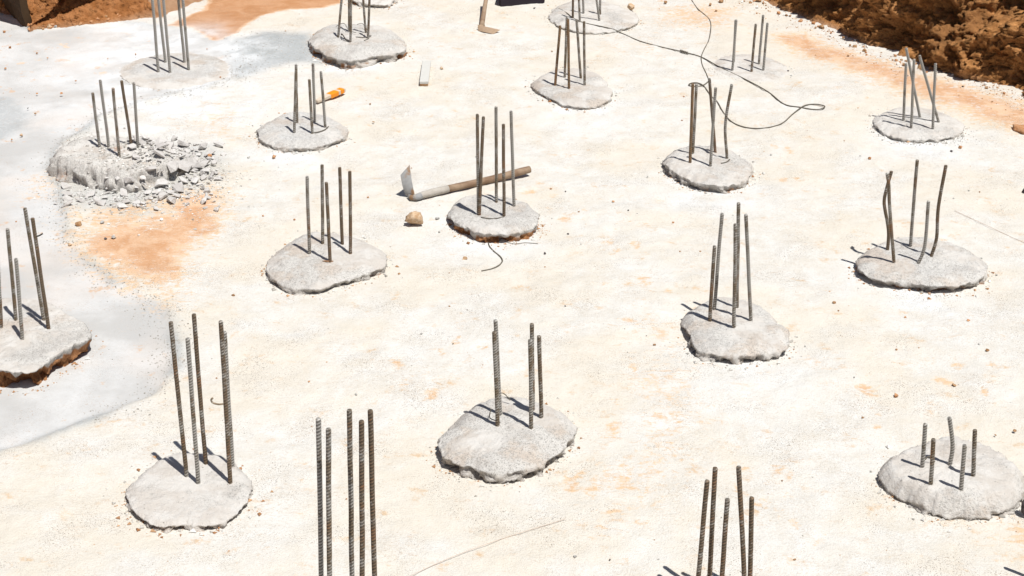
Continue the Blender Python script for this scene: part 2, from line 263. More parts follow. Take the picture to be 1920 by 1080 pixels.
# ---------------------------------------------------------------- pile heads (survey data)
# outline of the lower lip, lip height, crown height, plateau radius share, soil stain at the side, undercut, fresh cement, rebars
HEADS = dict(
 A=dict(o=[(225,135),(238,152),(275,165),(325,168),(380,160),(420,150),(432,132),(425,112),(385,100),(320,98),(262,108),(235,120)], lip=-.008, top=.012, pl=.6, soil=0, und=0, fresh=.5, flat=1, rim=.9,
  b=[((297,135),(284,-22),'white'),((310,117),(295,-20),'white'),((319,136),(304,-25),'grey'),((346,117),(333,-18),'grey'),((354,131),(341,-22),'grey')],
  lab='low dusty pile head in the upper left with tall grey bars beside the orange bank'),
 B=dict(o=[(580,62),(584,80),(602,98),(635,112),(655,117),(700,106),(735,102),(757,96),(758,78),(750,62),(738,52),(690,46),(640,45),(600,48)], lip=.055, top=.085, pl=.7, soil=.55, und=.03, fresh=.1,
  b=[((634,70),(643,-25),'mid'),((655,59),(654,-28),'mid'),((657,79),(659,-25),'mid'),((686,61),(679,-25),'mid'),((690,71),(694,-26),'brown')],
  lab='rough pile head with soil clods under its front lip next to the bluish cement spill'),
 C=dict(o=[(1035,22),(1040,42),(1060,54),(1100,61),(1150,58),(1190,46),(1193,28),(1172,12),(1140,2),(1090,-4),(1052,4)], lip=.015, top=.035, pl=.7, soil=0.1, und=.01, fresh=.25,
  dusty=0.5, b=[((1074,34),(1075,-40),'brown'),((1087,41),(1084,-36),'mid'),((1094,25),(1091,-45),'grey'),((1124,39),(1113,-40),'grey'),((1125,27),(1126,-45),'mid')],
  lab='pile head at the top edge of the photo where the long wire starts'),
 D=dict(o=[(1001,147),(1004,168),(1025,180),(1045,190),(1062,199),(1100,201),(1138,191),(1145,180),(1137,160),(1135,146),(1112,130),(1075,124),(1035,130)], lip=.018, top=.035, pl=.75, soil=.15, und=.012, fresh=.05,
  dusty=0.45, b=[((1041,160),(1050,48),'rust'),((1059,145),(1063,31),'mid'),((1067,166),(1065,36),'rust'),((1089,146),(1081,36),'mid'),((1096,160),(1095,40),'mid')],
  lab='round thin pile head with two rusty orange bars, just below the long wire'),
 E=dict(o=[(1330,120),(1345,136),(1380,150),(1430,158),(1475,148),(1482,132),(1462,114),(1410,101),(1355,104)], lip=-.008, top=.012, pl=.6, soil=0, und=0, fresh=.1, flat=1, rim=.9,
  dusty=0.5, b=[((1373,132),(1381,37),'white'),((1376,116),(1379,38),'white'),((1409,134),(1417,45),'mid'),((1423,120),(1431,28),'grey'),((1431,132),(1439,43),'grey')],
  lab='nearly flush grey pile head crossed by the wire, five whitened bars'),
 F=dict(o=[(1638,228),(1645,240),(1668,254),(1695,263),(1740,262),(1790,254),(1808,240),(1790,218),(1750,202),(1700,196),(1660,204)], lip=.02, top=.04, pl=.7, soil=.05, und=.012, fresh=.3,
  dusty=0.5, b=[((1694,226),(1699,119),'grey'),((1725,220),(1699,90),'white'),((1708,240),(1714,111),'grey'),((1760,229),(1724,104),'grey'),((1749,242),(1754,119),'white')],
  lab='pile head with crossed leaning bars near the dark earth bank on the right'),
 G=dict(o=[(102,284),(118,296),(150,303),(195,313),(234,322),(272,318),(312,304),(325,284),(302,266),(250,256),(190,254),(138,262),(110,272)], lip=.12, top=.13, bk=.3, dusty=0.42, pl=.85, soil=.2, und=-.06, fresh=.0, side=.15, rough=1.5,
  b=[((187,276),(174,174),'mid'),((204,276),(188,150),'grey'),((224,295),(212,165),'mid'),((246,272),(228,151),'brown'),((259,277),(251,155),'grey')],
  lab='tall hacked pile head surrounded by a heap of broken grey concrete'),
 H=dict(o=[(485,252),(492,264),(520,275),(560,278),(610,272),(642,260),(652,245),(636,226),(600,212),(545,208),(505,222)], lip=.022, top=.045, pl=.72, soil=.12, und=.012, fresh=.45,
  b=[((557,230),(555,121),'mid'),((552,249),(555,132),'mid'),((590,229),(587,119),'grey'),((586,250),(580,149),'mid'),((610,239),(602,134),'mid')],
  lab='whitish pile head in front of the orange-taped wooden stake'),
 I=dict(o=[(840,388),(842,404),(855,418),(878,428),(904,440),(930,441),(962,438),(1000,428),(1009,412),(1008,392),(992,378),(940,367),(885,364),(852,372)], lip=.05, top=.066, qm=.35, pl=.80, soil=.75, und=.035, fresh=.1,
  b=[((897,402),(895,214),'mid'),((899,403),(906,219),'brown'),((931,379),(930,200),'mid'),((945,405),(944,233),'brown'),((964,387),(958,208),'grey')],
  lab='neat disc-shaped pile head with orange soil under its rim beside the large hoe'),
 J=dict(o=[(1246,284),(1247,304),(1265,322),(1290,336),(1320,346),(1368,348),(1400,334),(1408,314),(1396,290),(1358,272),(1305,268),(1262,274)], lip=.045, top=.06, pl=.72, soil=.3, und=.02, fresh=.05,
  dusty=0.5, b=[((1294,305),(1299,157),'rust'),((1299,288),(1306,158),'mid'),((1341,285),(1330,147),'brown'),((1332,312),(1342,164),'grey'),((1363,297),(1360,235),(1372,158),'mid')],
  lab='pile head whose bar tops carry the small loop of wire'),
 K=dict(o=[(1605,486),(1612,508),(1650,526),(1705,530),(1740,536),(1790,536),(1835,525),(1852,505),(1846,488),(1815,462),(1760,444),(1700,440),(1640,455)], lip=.042, top=.06, pl=.78, soil=.5, und=.03, fresh=.25,
  dusty=0.38, b=[((1676,492),(1671,430),(1667,380),(1666,345),(1663,325),'mid'),((1664,468),(1666,440),(1664,417),(1658,380),(1663,352),(1672,321),'brown'),((1707,462),(1720,300),'mid'),
     ((1722,494),(1734,460),(1741,377),'grey'),((1746,481),(1756,445),(1760,387),(1774,310),'brown')],
  lab='wide pile head with two bars twisted round each other, right side'),
 L=dict(o=[(1277,588),(1284,612),(1296,630),(1306,654),(1340,664),(1395,668),(1440,660),(1477,655),(1479,636),(1462,602),(1440,575),(1400,556),(1345,550),(1300,568)], lip=.045, top=.062, pl=.76, soil=.15, und=.03, fresh=.1,
  dusty=0.36, b=[((1331,602),(1340,461),'brown'),((1339,580),(1354,400),'grey'),((1382,577),(1385,380),'mid'),((1376,614),(1379,420),'mid'),((1408,601),(1399,402),'grey')],
  lab='lopsided pile head with a cracked left rim, right of the middle'),
 M=dict(o=[(500,500),(512,524),(548,540),(595,543),(635,528),(680,516),(723,496),(722,474),(692,446),(640,430),(585,426),(540,446),(515,472)], lip=.032, top=.055, pl=.66, soil=.3, und=.018, fresh=.0, dusty=0.45,
  b=[((580,476),(576,331),'mid'),((605,457),(604,309),'mid'),((619,491),(612,342),'brown'),((642,458),(637,314),'brown'),((657,475),(656,321),'brown')],
  lab='smooth sloping pile head left of the sandstone rock'),
 N=dict(o=[(-110,600),(-90,668),(-30,690),(20,700),(60,698),(100,668),(140,646),(168,636),(166,612),(130,585),(70,562),(0,555),(-70,566)], lip=.088, top=.094, qm=.55, bk=.4, pl=.9, soil=.95, und=.05, fresh=.0,
  dusty=0.42, b=[((82,599),(47,390),'mid'),((91,616),(61,409),'brown'),((30,601),(14,429),'mid'),((42,635),(30,485),'grey'),((2,614),(-4,480),'mid')],
  lab='raised pile head with a brown earth side cut by the left edge of the photo'),
 O=dict(o=[(240,940),(258,966),(290,986),(350,984),(400,985),(440,966),(468,925),(462,880),(410,846),(320,844),(258,885)], lip=.02, top=.03, pl=.8, soil=.5, und=.035, fresh=.0,
  dusty=.75, b=[((350,893),(320,604),'brown'),((372,906),(352,634),'grey'),((386,869),(363,589),'brown'),((432,905),(414,602),'brown'),((436,874),(421,622),'grey')],
  lab='low pile head in the lower left with long bars and a hooked wire'),
 Pp=dict(o=[(545,1200),(570,1235),(640,1255),(720,1245),(775,1215),(770,1170),(720,1140),(640,1130),(575,1150)], lip=.03, top=.05, pl=.75, soil=.2, und=.02, fresh=.0,
  b=[((604,1185),(598,785),'grey'),((618,1205),(616,804),'mid'),((662,1170),(655,768),'mid'),((680,1200),(678,789),'brown'),((705,1185),(694,769),'brown')],
  lab='cluster of long bars rising from below the bottom edge, left of the middle'),
 Q=dict(o=[(822,838),(832,858),(880,876),(930,888),(985,882),(1030,862),(1064,828),(1082,790),(1062,762),(1010,738),(930,732),(875,758),(840,800)], lip=.045, top=.07, pl=.66, soil=.15, und=.03, fresh=.0,
  dusty=0.3, b=[((938,778),(929,600),'grey'),((933,798),(927,622),'mid'),((999,768),(997,607),'mid'),((996,803),(994,637),'mid'),((1015,783),(1011,630),'brown')],
  lab='large domed pile head in the lower middle'),
 R=dict(o=[(1250,1120),(1270,1160),(1340,1180),(1420,1170),(1465,1130),(1455,1090),(1400,1082),(1330,1084),(1270,1096)], lip=.02, top=.03, pl=.75, soil=.2, und=.02, fresh=.0,
  dusty=0.7, b=[((1307,1112),(1326,901),'brown'),((1329,1100),(1341,877),'brown'),((1351,1120),(1364,935),'brown'),((1397,1112),(1385,875),'brown'),((1406,1098),(1409,933),'brown')],
  lab='five dark bars standing at the bottom edge, right of the middle'),
 S=dict(o=[(1648,886),(1655,905),(1690,930),(1730,950),(1790,966),(1860,960),(1912,938),(1922,905),(1900,872),(1850,842),(1780,824),(1725,842),(1670,864)], lip=.02, top=.07, pl=.8, soil=.22, und=.005, fresh=.0, rough=1.4,
  dusty=0.65, b=[((1729,876),(1735,795),'grey'),((1745,908),(1750,823),'mid'),((1781,870),(1786,835),(1780,783),'grey'),((1802,918),(1809,834),'grey'),((1825,891),(1828,806),'mid')],
  lab='pile head with five short cut bars in the lower right corner'),
 T=dict(o=[(1915,1130),(1930,1160),(1990,1180),(2060,1160),(2080,1110),(2040,1080),(1970,1080),(1930,1100)], lip=.02, top=.03, pl=.75, soil=.1, und=.01, fresh=.0,  # unseen head, added for the bar shadow it throws into the corner
  b=[((1942,1092),(1946,985),'brown'),((1990,1120),(1996,1000),'mid'),((2025,1100),(2031,980),'mid')],
  lab='added unseen pile head beyond the right edge whose bar shadow falls into the bottom corner'),
 U=dict(o=[(655,-8),(672,4),(700,8),(724,9),(738,0),(735,-14),(700,-24),(665,-20)], lip=.03, top=.045, pl=.75, soil=.5, und=.02, fresh=.2, dusty=0.5, b=[],
  lab='slab of pale rough concrete at the top edge behind the soil-edged pile head'),
)
class Head:
    def __init__(s, key, d):
        s.d = d; s.key = key; s.rough = d.get('rough', 1.0)
        pg = np.array([[P(x, y, d['lip']).x, P(x, y, d['lip']).y] for x, y in d['o']])
        # smooth closed curve
        s.c = pg.mean(axis=0)
        rel = pg - s.c; ang = np.arctan2(rel[:, 1], rel[:, 0]); rad = np.hypot(rel[:, 0], rel[:, 1])
        k = np.argsort(ang); s.a = ang[k]; s.r = rad[k]
    def R(s, th):
        a = np.concatenate([s.a - 2 * math.pi, s.a, s.a + 2 * math.pi]); r = np.tile(s.r, 3)
        v = np.mean([np.interp(th + q, a, r) for q in (-.05, 0, .05)])
        x, y = s.c[0] + math.cos(th), s.c[1] + math.sin(th)
        return v * (1 + .022 * s.rough * fb(math.cos(th) * 2 + s.c[0], math.sin(th) * 2, s.c[1], 1.6, 4) + .016 * s.rough * fb(x * 9, y * 9, 1) + .010 * s.rough * fb(x * 24, y * 24, 3))
    def h(s, x, y):
        th = math.atan2(y - s.c[1], x - s.c[0]); R_ = s.R(th); t = math.hypot(x - s.c[0], y - s.c[1]) / R_
        return s.prof(t, x, y)
    def prof(s, t, x, y):
        d = s.d; e = max(0, (t - d['pl']) / (1 - d['pl']))
        sn = (y - s.c[1]) / (math.hypot(x - s.c[0], y - s.c[1]) + 1e-6); bk = min(1, max(0, (sn + .1) / .8)) * d.get('bk', 1)
        lip = d['lip'] * (1 - bk) - .014 * bk
        z = d['top'] - (d['top'] - lip) * min(1, e) ** 1.8 + (d['top'] - d['lip']) * .25 * (1 - min(t, 1) ** 2)
        amp = (.004 + .25 * min(.03, d['top'] * .35)) * s.rough
        if d.get('flat'): amp = .0025
        return z + amp * fb(x, y, 0, 5, 5) + (amp * .45 + .0035 * e) * fb(x, y, 3, 28, 3)
    def at(s, px, py):
        z = s.d['top']
        for _ in range(6):
            p = P(px, py, z); z = s.h(p.x, p.y)
        return P(px, py, z)
    def build(s, parent):
        d = s.d; NA = 260; verts = []; cols = []; rings = []
        ts = [0.0, .08, .16, .24, .32, .4, .48, .56, .63, .69, .75, .8, .85, .89, .925, .955, .98, 1.0]
        R = [s.R(2 * math.pi * i / NA) for i in range(NA)]
        ox, oy = s.c; Rs = [sum(R[(i + q) % NA] for q in range(-9, 10)) / 19 for i in range(NA)]
        verts.append((0, 0, s.h(ox, oy))); cols.append((0, 0, d['fresh'], 0))
        for t in ts[1:]:
            row = []
            for i in range(NA):
                a = 2 * math.pi * i / NA; x = math.cos(a) * R[i] * t; y = math.sin(a) * R[i] * t
                z = s.prof(t, x + ox, y + oy)
                row.append(len(verts)); verts.append((x, y, z))
                fr = d['fresh'] * (1 if t < .75 else .5) * (0.5 + .9 * max(-.4, fb(x + ox, y + oy, 7, 3, 3)))
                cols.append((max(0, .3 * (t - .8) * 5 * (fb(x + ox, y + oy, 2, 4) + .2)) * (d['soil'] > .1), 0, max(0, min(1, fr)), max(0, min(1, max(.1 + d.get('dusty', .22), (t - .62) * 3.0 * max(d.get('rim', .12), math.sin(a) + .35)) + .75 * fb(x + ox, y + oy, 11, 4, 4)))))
            rings.append(row)
        # broken side, from the lip down into the floor
        NS = 9
        for k in range(1, NS + 1):
            f = k / NS; row = []
            for i in range(NA):
                a = 2 * math.pi * i / NA; ca, sa = math.cos(a), math.sin(a)
                lipz = verts[rings[len(ts) - 2][i]][2]
                nz = fb(ca * 3 + ox * 3, sa * 3 + oy * 3, f * 1.2, 1.3, 4); n2 = fb((ox + ca * R[i]) , (oy + sa * R[i]), f * .15, 22, 4); vo = noise.voronoi(Vector(((ox + ca * R[i]) * 26, (oy + sa * R[i]) * 26, f * 2.4)))[0][0] - .4
                q_ = max(d.get('qm', -.2), min(2.2, .75 + 3.0 * nz)); und = d['und'] * q_ if d['und'] > 0 else d['und'] * (1 + .3 * nz)
                prof_ = math.sin(min(1, f * 1.25) * math.pi / 2)
                rr = R[i] * (1 - f * .85) + Rs[i] * f * .85 + (.05 * fb(ox + ca * R[i], oy + sa * R[i] + f * lipz * .6, f * lipz, 9, 5) * math.sin(f * math.pi) if s.key == 'G' else 0) - und * prof_ + (.012 * n2 - (.022 if s.key != 'G' else .004) * vo + .003) * s.rough * math.sin(f * math.pi) ** .7
                z = lipz * (1 - f) + (-.035) * f + (.25 * lipz * n2 * math.sin(f * math.pi))
                row.append(len(verts)); verts.append((ca * rr, sa * rr, z))
                so_ = d['soil'] * 1.1 + .5 * fb(ca * 3 + ox, sa * 3 + oy, 5, 1.3, 3) - .12
                so_ = so_ * min(1, f * 2.2)
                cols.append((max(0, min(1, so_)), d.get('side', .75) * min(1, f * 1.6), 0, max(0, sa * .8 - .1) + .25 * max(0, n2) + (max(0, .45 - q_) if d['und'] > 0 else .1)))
            rings.append(row)
        faces = [(0, rings[0][i], rings[0][(i + 1) % NA]) for i in range(NA)]
        for q in range(len(rings) - 1):
            A_, B_ = rings[q], rings[q + 1]
            faces += [(A_[i], B_[i], B_[(i + 1) % NA], A_[(i + 1) % NA]) for i in range(NA)]
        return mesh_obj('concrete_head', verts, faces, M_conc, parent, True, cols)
heads = {k: Head(k, d) for k, d in HEADS.items()}

# ---------------------------------------------------------------- pit floor sheet
x0, x1, y0, y1, st_ = -6.2, 5.4, 3.9, 14.2, .02
nx = int((x1 - x0) / st_) + 1; ny = int((y1 - y0) / st_) + 1
xs = np.linspace(x0, x1, nx); ys = np.linspace(y0, y1, ny); XX, YY = np.meshgrid(xs, ys)
def vnoise(X, Y, s, seed, octs=4):
    r = np.zeros(X.shape); amp = 1; tot = 0
    for o in range(octs):
        rs = np.random.RandomState(seed + o * 13); G = rs.rand(256, 256)
        u = X * s + 100.3; v = Y * s + 100.7; iu = np.floor(u).astype(int); iv = np.floor(v).astype(int)
        fu = u - iu; fv = v - iv; fu = fu * fu * (3 - 2 * fu); fv = fv * fv * (3 - 2 * fv)
        g_ = lambda a, b: G[a % 256, b % 256]
        r += amp * ((g_(iu, iv) * (1 - fu) + g_(iu + 1, iv) * fu) * (1 - fv) + (g_(iu, iv + 1) * (1 - fu) + g_(iu + 1, iv + 1) * fu) * fv)
        tot += amp; amp *= .5; s *= 2.07
    return r / tot - .5
wob = vnoise(XX, YY, 1.5, 1, 5) * .28 + vnoise(XX, YY, 11, 2, 3) * .07
sm = lambda d, w_: np.clip(d / w_ + .5, 0, 1) ** 2 * (3 - 2 * np.clip(d / w_ + .5, 0, 1))
scr_d = sdist(XX, YY, SCREED) + wob * .55
scr = sm(scr_d, .05)
org = np.zeros(XX.shape)
for pg, amt in ((SAND1, 1.25), (SAND2, .78), (SAND3, .98), (SAND4, .6), (SAND5, .9), (SAND6, .42), (SAND7, .42), (SAND8, .5), (SAND9, .3)):
    org = np.maximum(org, amt * sm(sdist(XX, YY, pg) + wob * (.5 if pg is SAND1 else 1.4), .10 if pg is SAND1 else .5))
FEET = []
for (xa, ya, xb, yb, n_) in ((1240, 540, 1150, 1000, 34), (1020, 330, 1200, 520, 16), (860, 620, 760, 760, 12), (1090, 850, 1190, 960, 14), (1300, 180, 1480, 330, 10), (1480, 640, 1660, 800, 8), (1400, 850, 1520, 1010, 10), (1830, 680, 1900, 800, 6), (700, 150, 880, 200, 8), (60, 90, 230, 180, 10)):
    for _ in range(n_):
        t_ = random.random(); FEET.append((xa + (xb - xa) * t_ + random.gauss(0, 38), ya + (yb - ya) * t_ + random.gauss(0, 22), random.uniform(.022, .045), random.uniform(.04, .085), random.uniform(-.7, .7), random.uniform(.35, .62)))
k3 = sm(sdist(XX, YY, SAND3) + .1, .5); org *= 1 - k3 * np.clip(.12 - 1.7 * vnoise(XX, YY, 3.2, 91, 4), 0, .5)
foot = np.zeros(XX.shape)
for (px, py, ra, rb, an, am) in FEET:
    p = P(px, py); i0, i1 = int((p.x - .3 - x0) / st_), int((p.x + .3 - x0) / st_); j0, j1 = int((p.y - .3 - y0) / st_), int((p.y + .3 - y0) / st_)
    if i0 < 0 or j0 < 0 or i1 >= nx or j1 >= ny: continue
    dx_, dy_ = XX[j0:j1, i0:i1] - p.x, YY[j0:j1, i0:i1] - p.y; u_ = dx_ * math.cos(an) + dy_ * math.sin(an); v_ = -dx_ * math.sin(an) + dy_ * math.cos(an)
    foot[j0:j1, i0:i1] = np.maximum(foot[j0:j1, i0:i1], am * np.clip(1.5 - 1.2 * ((u_ / ra) ** 2 + (v_ / rb) ** 2), 0, 1))
foot *= np.clip(.8 + 2.2 * vnoise(XX, YY, 16, 77, 3), 0, 1); org = np.maximum(org, foot)
dust = np.maximum(sm(sdist(XX, YY, DUST1) + wob * .9, .16), .75 * sm(sdist(XX, YY, DUST2) + wob * .8, .12))
dust = np.maximum(dust, .45 * sm(sdist(XX, YY, HEAP) + wob * .6, .2))
edge = np.exp(-((scr_d + .01) / .035) ** 2) * np.clip(vnoise(XX, YY, 3.5, 9, 3) * 3 + .55, 0, 1)
dust = np.maximum(dust, edge * .75)
white = np.zeros(XX.shape)
for (px, py, rad, k) in WHITE:
    p = P(px, py); white = np.maximum(white, np.exp(-(((XX - p.x) / rad) ** 2 + ((YY - p.y) / (rad * 1.1)) ** 2)) * 1.0)
white *= np.clip(.75 + 2.2 * vnoise(XX, YY, 8, 21, 3), 0, 1)
ZZ = vnoise(XX, YY, .8, 31, 2) * .03 + (vnoise(XX, YY, 5, 41, 4) * .022 + vnoise(XX, YY, 24, 51, 2) * .008) * (1 - .85 * scr) * (1 - .6 * org)
ZZ += .010 * (1 - scr) + edge * .012 * (vnoise(XX, YY, 30, 61, 2) + .4) - .008 - foot * .006 + white * .035 * np.clip(vnoise(XX, YY, 20, 63, 2) + vnoise(XX, YY, 7, 64, 2) + .1, 0, 1)
# rubble heap swell, sand bank against the earth
pr = P(315, 335); ZZ += .05 * np.exp(-(((XX - pr.x) / .26) ** 2 + ((YY - pr.y) / .30) ** 2))
ZZ -= ZZ.max() * .0
for h in heads.values():          # dirt is worn level where a head is cast
    d = h.d; r = np.hypot(XX - h.c[0], YY - h.c[1]); Rm = float(h.r.mean())
    k = np.clip((Rm * 1.9 - r) / (Rm * .9), 0, 1); ZZ = ZZ * (1 - k) + k * (ZZ * .35 - .004)
verts = np.stack([XX.ravel(), YY.ravel(), ZZ.ravel()], 1)
idx = np.arange(nx * ny).reshape(ny, nx)
quads = np.stack([idx[:-1, :-1].ravel(), idx[:-1, 1:].ravel(), idx[1:, 1:].ravel(), idx[1:, :-1].ravel()], 1)
me = bpy.data.meshes.new('pit_floor'); me.vertices.add(len(verts)); me.vertices.foreach_set('co', verts.astype(np.float32).ravel())
me.loops.add(quads.size); me.loops.foreach_set('vertex_index', quads.astype(np.int32).ravel())
me.polygons.add(len(quads)); me.polygons.foreach_set('loop_start', np.arange(0, quads.size, 4, dtype=np.int32))
me.update(calc_edges=True); me.validate(); me.polygons.foreach_set('use_smooth', np.ones(len(quads), bool)); me.materials.append(M_floor)
ca = me.color_attributes.new('region', 'FLOAT_COLOR', 'POINT')
ca.data.foreach_set('color', np.stack([org.ravel(), scr.ravel(), dust.ravel(), white.ravel()], 1).astype(np.float32).ravel())
floor = link(bpy.data.objects.new('pit_floor', me)); props(floor, kind='structure')
def zf(x, y):
    i = min(max(int(round((x - x0) / st_)), 0), nx - 1); j = min(max(int(round((y - y0) / st_)), 0), ny - 1)
    return float(ZZ[j, i])
# plain lower sheet that carries the floor on to where the camera does not look
mesh_obj('subsoil', [(-12, -2, -.06), (12, -2, -.06), (12, 20, -.06), (-12, 20, -.06)], [(0, 1, 2, 3)], M_floor)['kind'] = 'structure'

# ---------------------------------------------------------------- excavation bank and the land beyond, one sheet
q = lambda px, py: (P(px, py).x, P(px, py).y)
per = [(5.0, 7.6), (4.3, 8.7), q(1960, 205), q(1905, 175), q(1850, 156), q(1760, 134), q(1720, 121), q(1650, 96), q(1600, 70), q(1520, 38), q(1440, 8), q(1400, -8),
       (1.5, 13.3), (.9, 13.75), (-1.2, 13.75), q(440, -45), q(395, -8), q(345, 12), q(300, 30), q(235, 40), q(160, 48), q(100, 54), q(52, 62), q(30, 30), q(-30, 20), (-5.4, 11.4), (-6.0, 10.0),
       (-6.2, 6), (-6.0, 2.2), (-4.6, 1.5), (0, 1.35), (4.5, 1.5), (5.3, 3), (5.4, 6)]
slope = {}
pts = []; fine = []
for i in range(len(per)):
    a, b = Vector(per[i]), Vector(per[(i + 1) % len(per)]); L = (b - a).length
    f = 1 <= i <= 11 or 14 <= i <= 24
    n = max(1, int(L / (.0115 if f else .08)))
    for k in range(n): pts.append(a.lerp(b, k / n)); fine.append(i)
pts = [p.copy() for p in pts]
for _ in range(6): pts = [(pts[i - 1] + pts[i] * 2 + pts[(i + 1) % len(pts)]) / 4 for i in range(len(pts))]
NP = len(pts)
zrows = [-.05] + [i * .0115 for i in range(0, 78)] + [.9 + i * .06 for i in range(0, 16)] 
verts = []; cols = []; rows = []
nrm = []
for i in range(NP):
    t = pts[(i + 5) % NP] - pts[i - 5]; t.normalize(); nrm.append(Vector((t.y, -t.x)))   # outward (loop runs anticlockwise)
cen = Vector((0, 8))
if (pts[0] - cen).dot(nrm[0]) < 0: nrm = [-n for n in nrm]
for _ in range(10): nrm = [(nrm[i - 1] + nrm[i] + nrm[(i + 1) % NP]).normalized() for i in range(NP)]
for z in zrows:
    row = []
    for i in range(NP):
        seg = fine[i]; right = seg <= 13 or seg > 29
        if right: sl_ = .42
        elif seg in (15, 16, 17): sl_ = 2.0
        elif 18 <= seg <= 22: sl_ = 1.5
        else: sl_ = .5
        off = z * sl_
        x, y = pts[i].x + nrm[i].x * off, pts[i].y + nrm[i].y * off
        v = Vector((x, y, z * (1 if right else 1)))
        big = noise.fractal(v * 2.3, 1, 2, 3)
        v0 = v; v = v + .05 * noise.turbulence_vector(v * 11, 3, False) ; vv = v * 8.0 + Vector((big, 0, big)); c1 = noise.voronoi(vv)[0][0]; c2 = noise.voronoi(v * 24 + Vector((3, 1, 7)))[0][0]; c3 = noise.voronoi(v * 55)[0][0]
        n5 = noise.fractal(v * 26, .8, 2, 3)
        g0 = min(1, max(0, z + .02) / .10)
        if right:
            disp = (-.27 * big + .13 * (c1 - .38) + .06 * (c2 - .4) + .022 * (c3 - .4) - .05 * n5 - .03 * noise.fractal(v * 60, .8, 2, 2)) * (.12 + .88 * g0)
        else:
            k = .35 if seg in (15, 16, 17) else 1.0
            led = noise.fractal(Vector((x * 2.2, y * 2.2, z * 26 + 3 * big)), 1, 2, 3); c4 = noise.voronoi(v * 15)[0]; crk = max(0, .10 - (c4[1] - c4[0])) / .10
            disp = (-.05 * big + .045 * max(0, led) - .02 * crk + .03 * (c2 - .4) * max(0, big + .35) * 2.4 + .018 * (c3 - .4) - .03 * n5) * (.2 + .8 * g0) * k
        if seg in range(27, 32): disp *= .3
        row.append(len(verts)); verts.append((x + nrm[i].x * disp, y + nrm[i].y * disp, z + .25 * -disp * g0))
        base = max(0, 1 - z / .03) * .8
        cols.append((0 if right else 1, (.9 if seg in (15, 16, 17) else 0.75 * max(0, 1 - z / (.02 + .05 * max(0, big + .3)))), base, 1))
    rows.append(row)
for off, z in ((.6, 1.85), (1.5, 1.9), (4, 1.95), (10, 2.0), (40, 2.0), (400, 2.0)):
    row = []
    for i in range(NP):
        b = verts[rows[len(zrows) - 1][i]]; dirv = (Vector((b[0], b[1])) - cen).normalized()
        x, y = b[0] + dirv.x * off, b[1] + dirv.y * off
        row.append(len(verts)); verts.append((x, y, z + .08 * noise.noise(Vector((x * .5, y * .5, 0))))); cols.append((.6, .5, 0, 1))
    rows.append(row)
faces = []
for a, b in zip(rows[:-1], rows[1:]):
    faces += [(a[i], b[i], b[(i + 1) % NP], a[(i + 1) % NP]) for i in range(NP)]
bank = mesh_obj('ground', verts, faces, M_earth, None, True, cols); props(bank, kind='structure')

# ---------------------------------------------------------------- reinforcement bars
def tube(path, rad, seg=8, closed_ends=True):
    vs = []; fs = []; prev = None; n = len(path)
    for i, p in enumerate(path):
        t = (path[min(i + 1, n - 1)] - path[max(i - 1, 0)]).normalized()
        if prev is None: prev = t.orthogonal().normalized()
        u = (prev - t * prev.dot(t)).normalized(); prev = u; v = t.cross(u)
        r = rad[i] if hasattr(rad, '__len__') else rad
        for k in range(seg):
            a = 2 * math.pi * k / seg; vs.append(p + (u * math.cos(a) + v * math.sin(a)) * r)
    for i in range(n - 1):
        for k in range(seg):
            k2 = (k + 1) % seg; fs.append((i * seg + k, i * seg + k2, (i + 1) * seg + k2, (i + 1) * seg + k))
    if closed_ends:
        fs.append(tuple(reversed(range(seg)))); fs.append(tuple((n - 1) * seg + k for k in range(seg)))
    return vs, fs
def catmull(pts, n):
    out = []; Pn = [pts[0]] + list(pts) + [pts[-1]]
    for i in range(1, len(Pn) - 2):
        a, b, c, d = Pn[i - 1:i + 3]
        for k in range(n):
            t = k / n
            out.append(.5 * ((2 * b) + (c - a) * t + (2 * a - 5 * b + 4 * c - d) * t * t + (3 * b - a - 3 * c + d) * t ** 3))
    out.append(pts[-1].copy()); return out
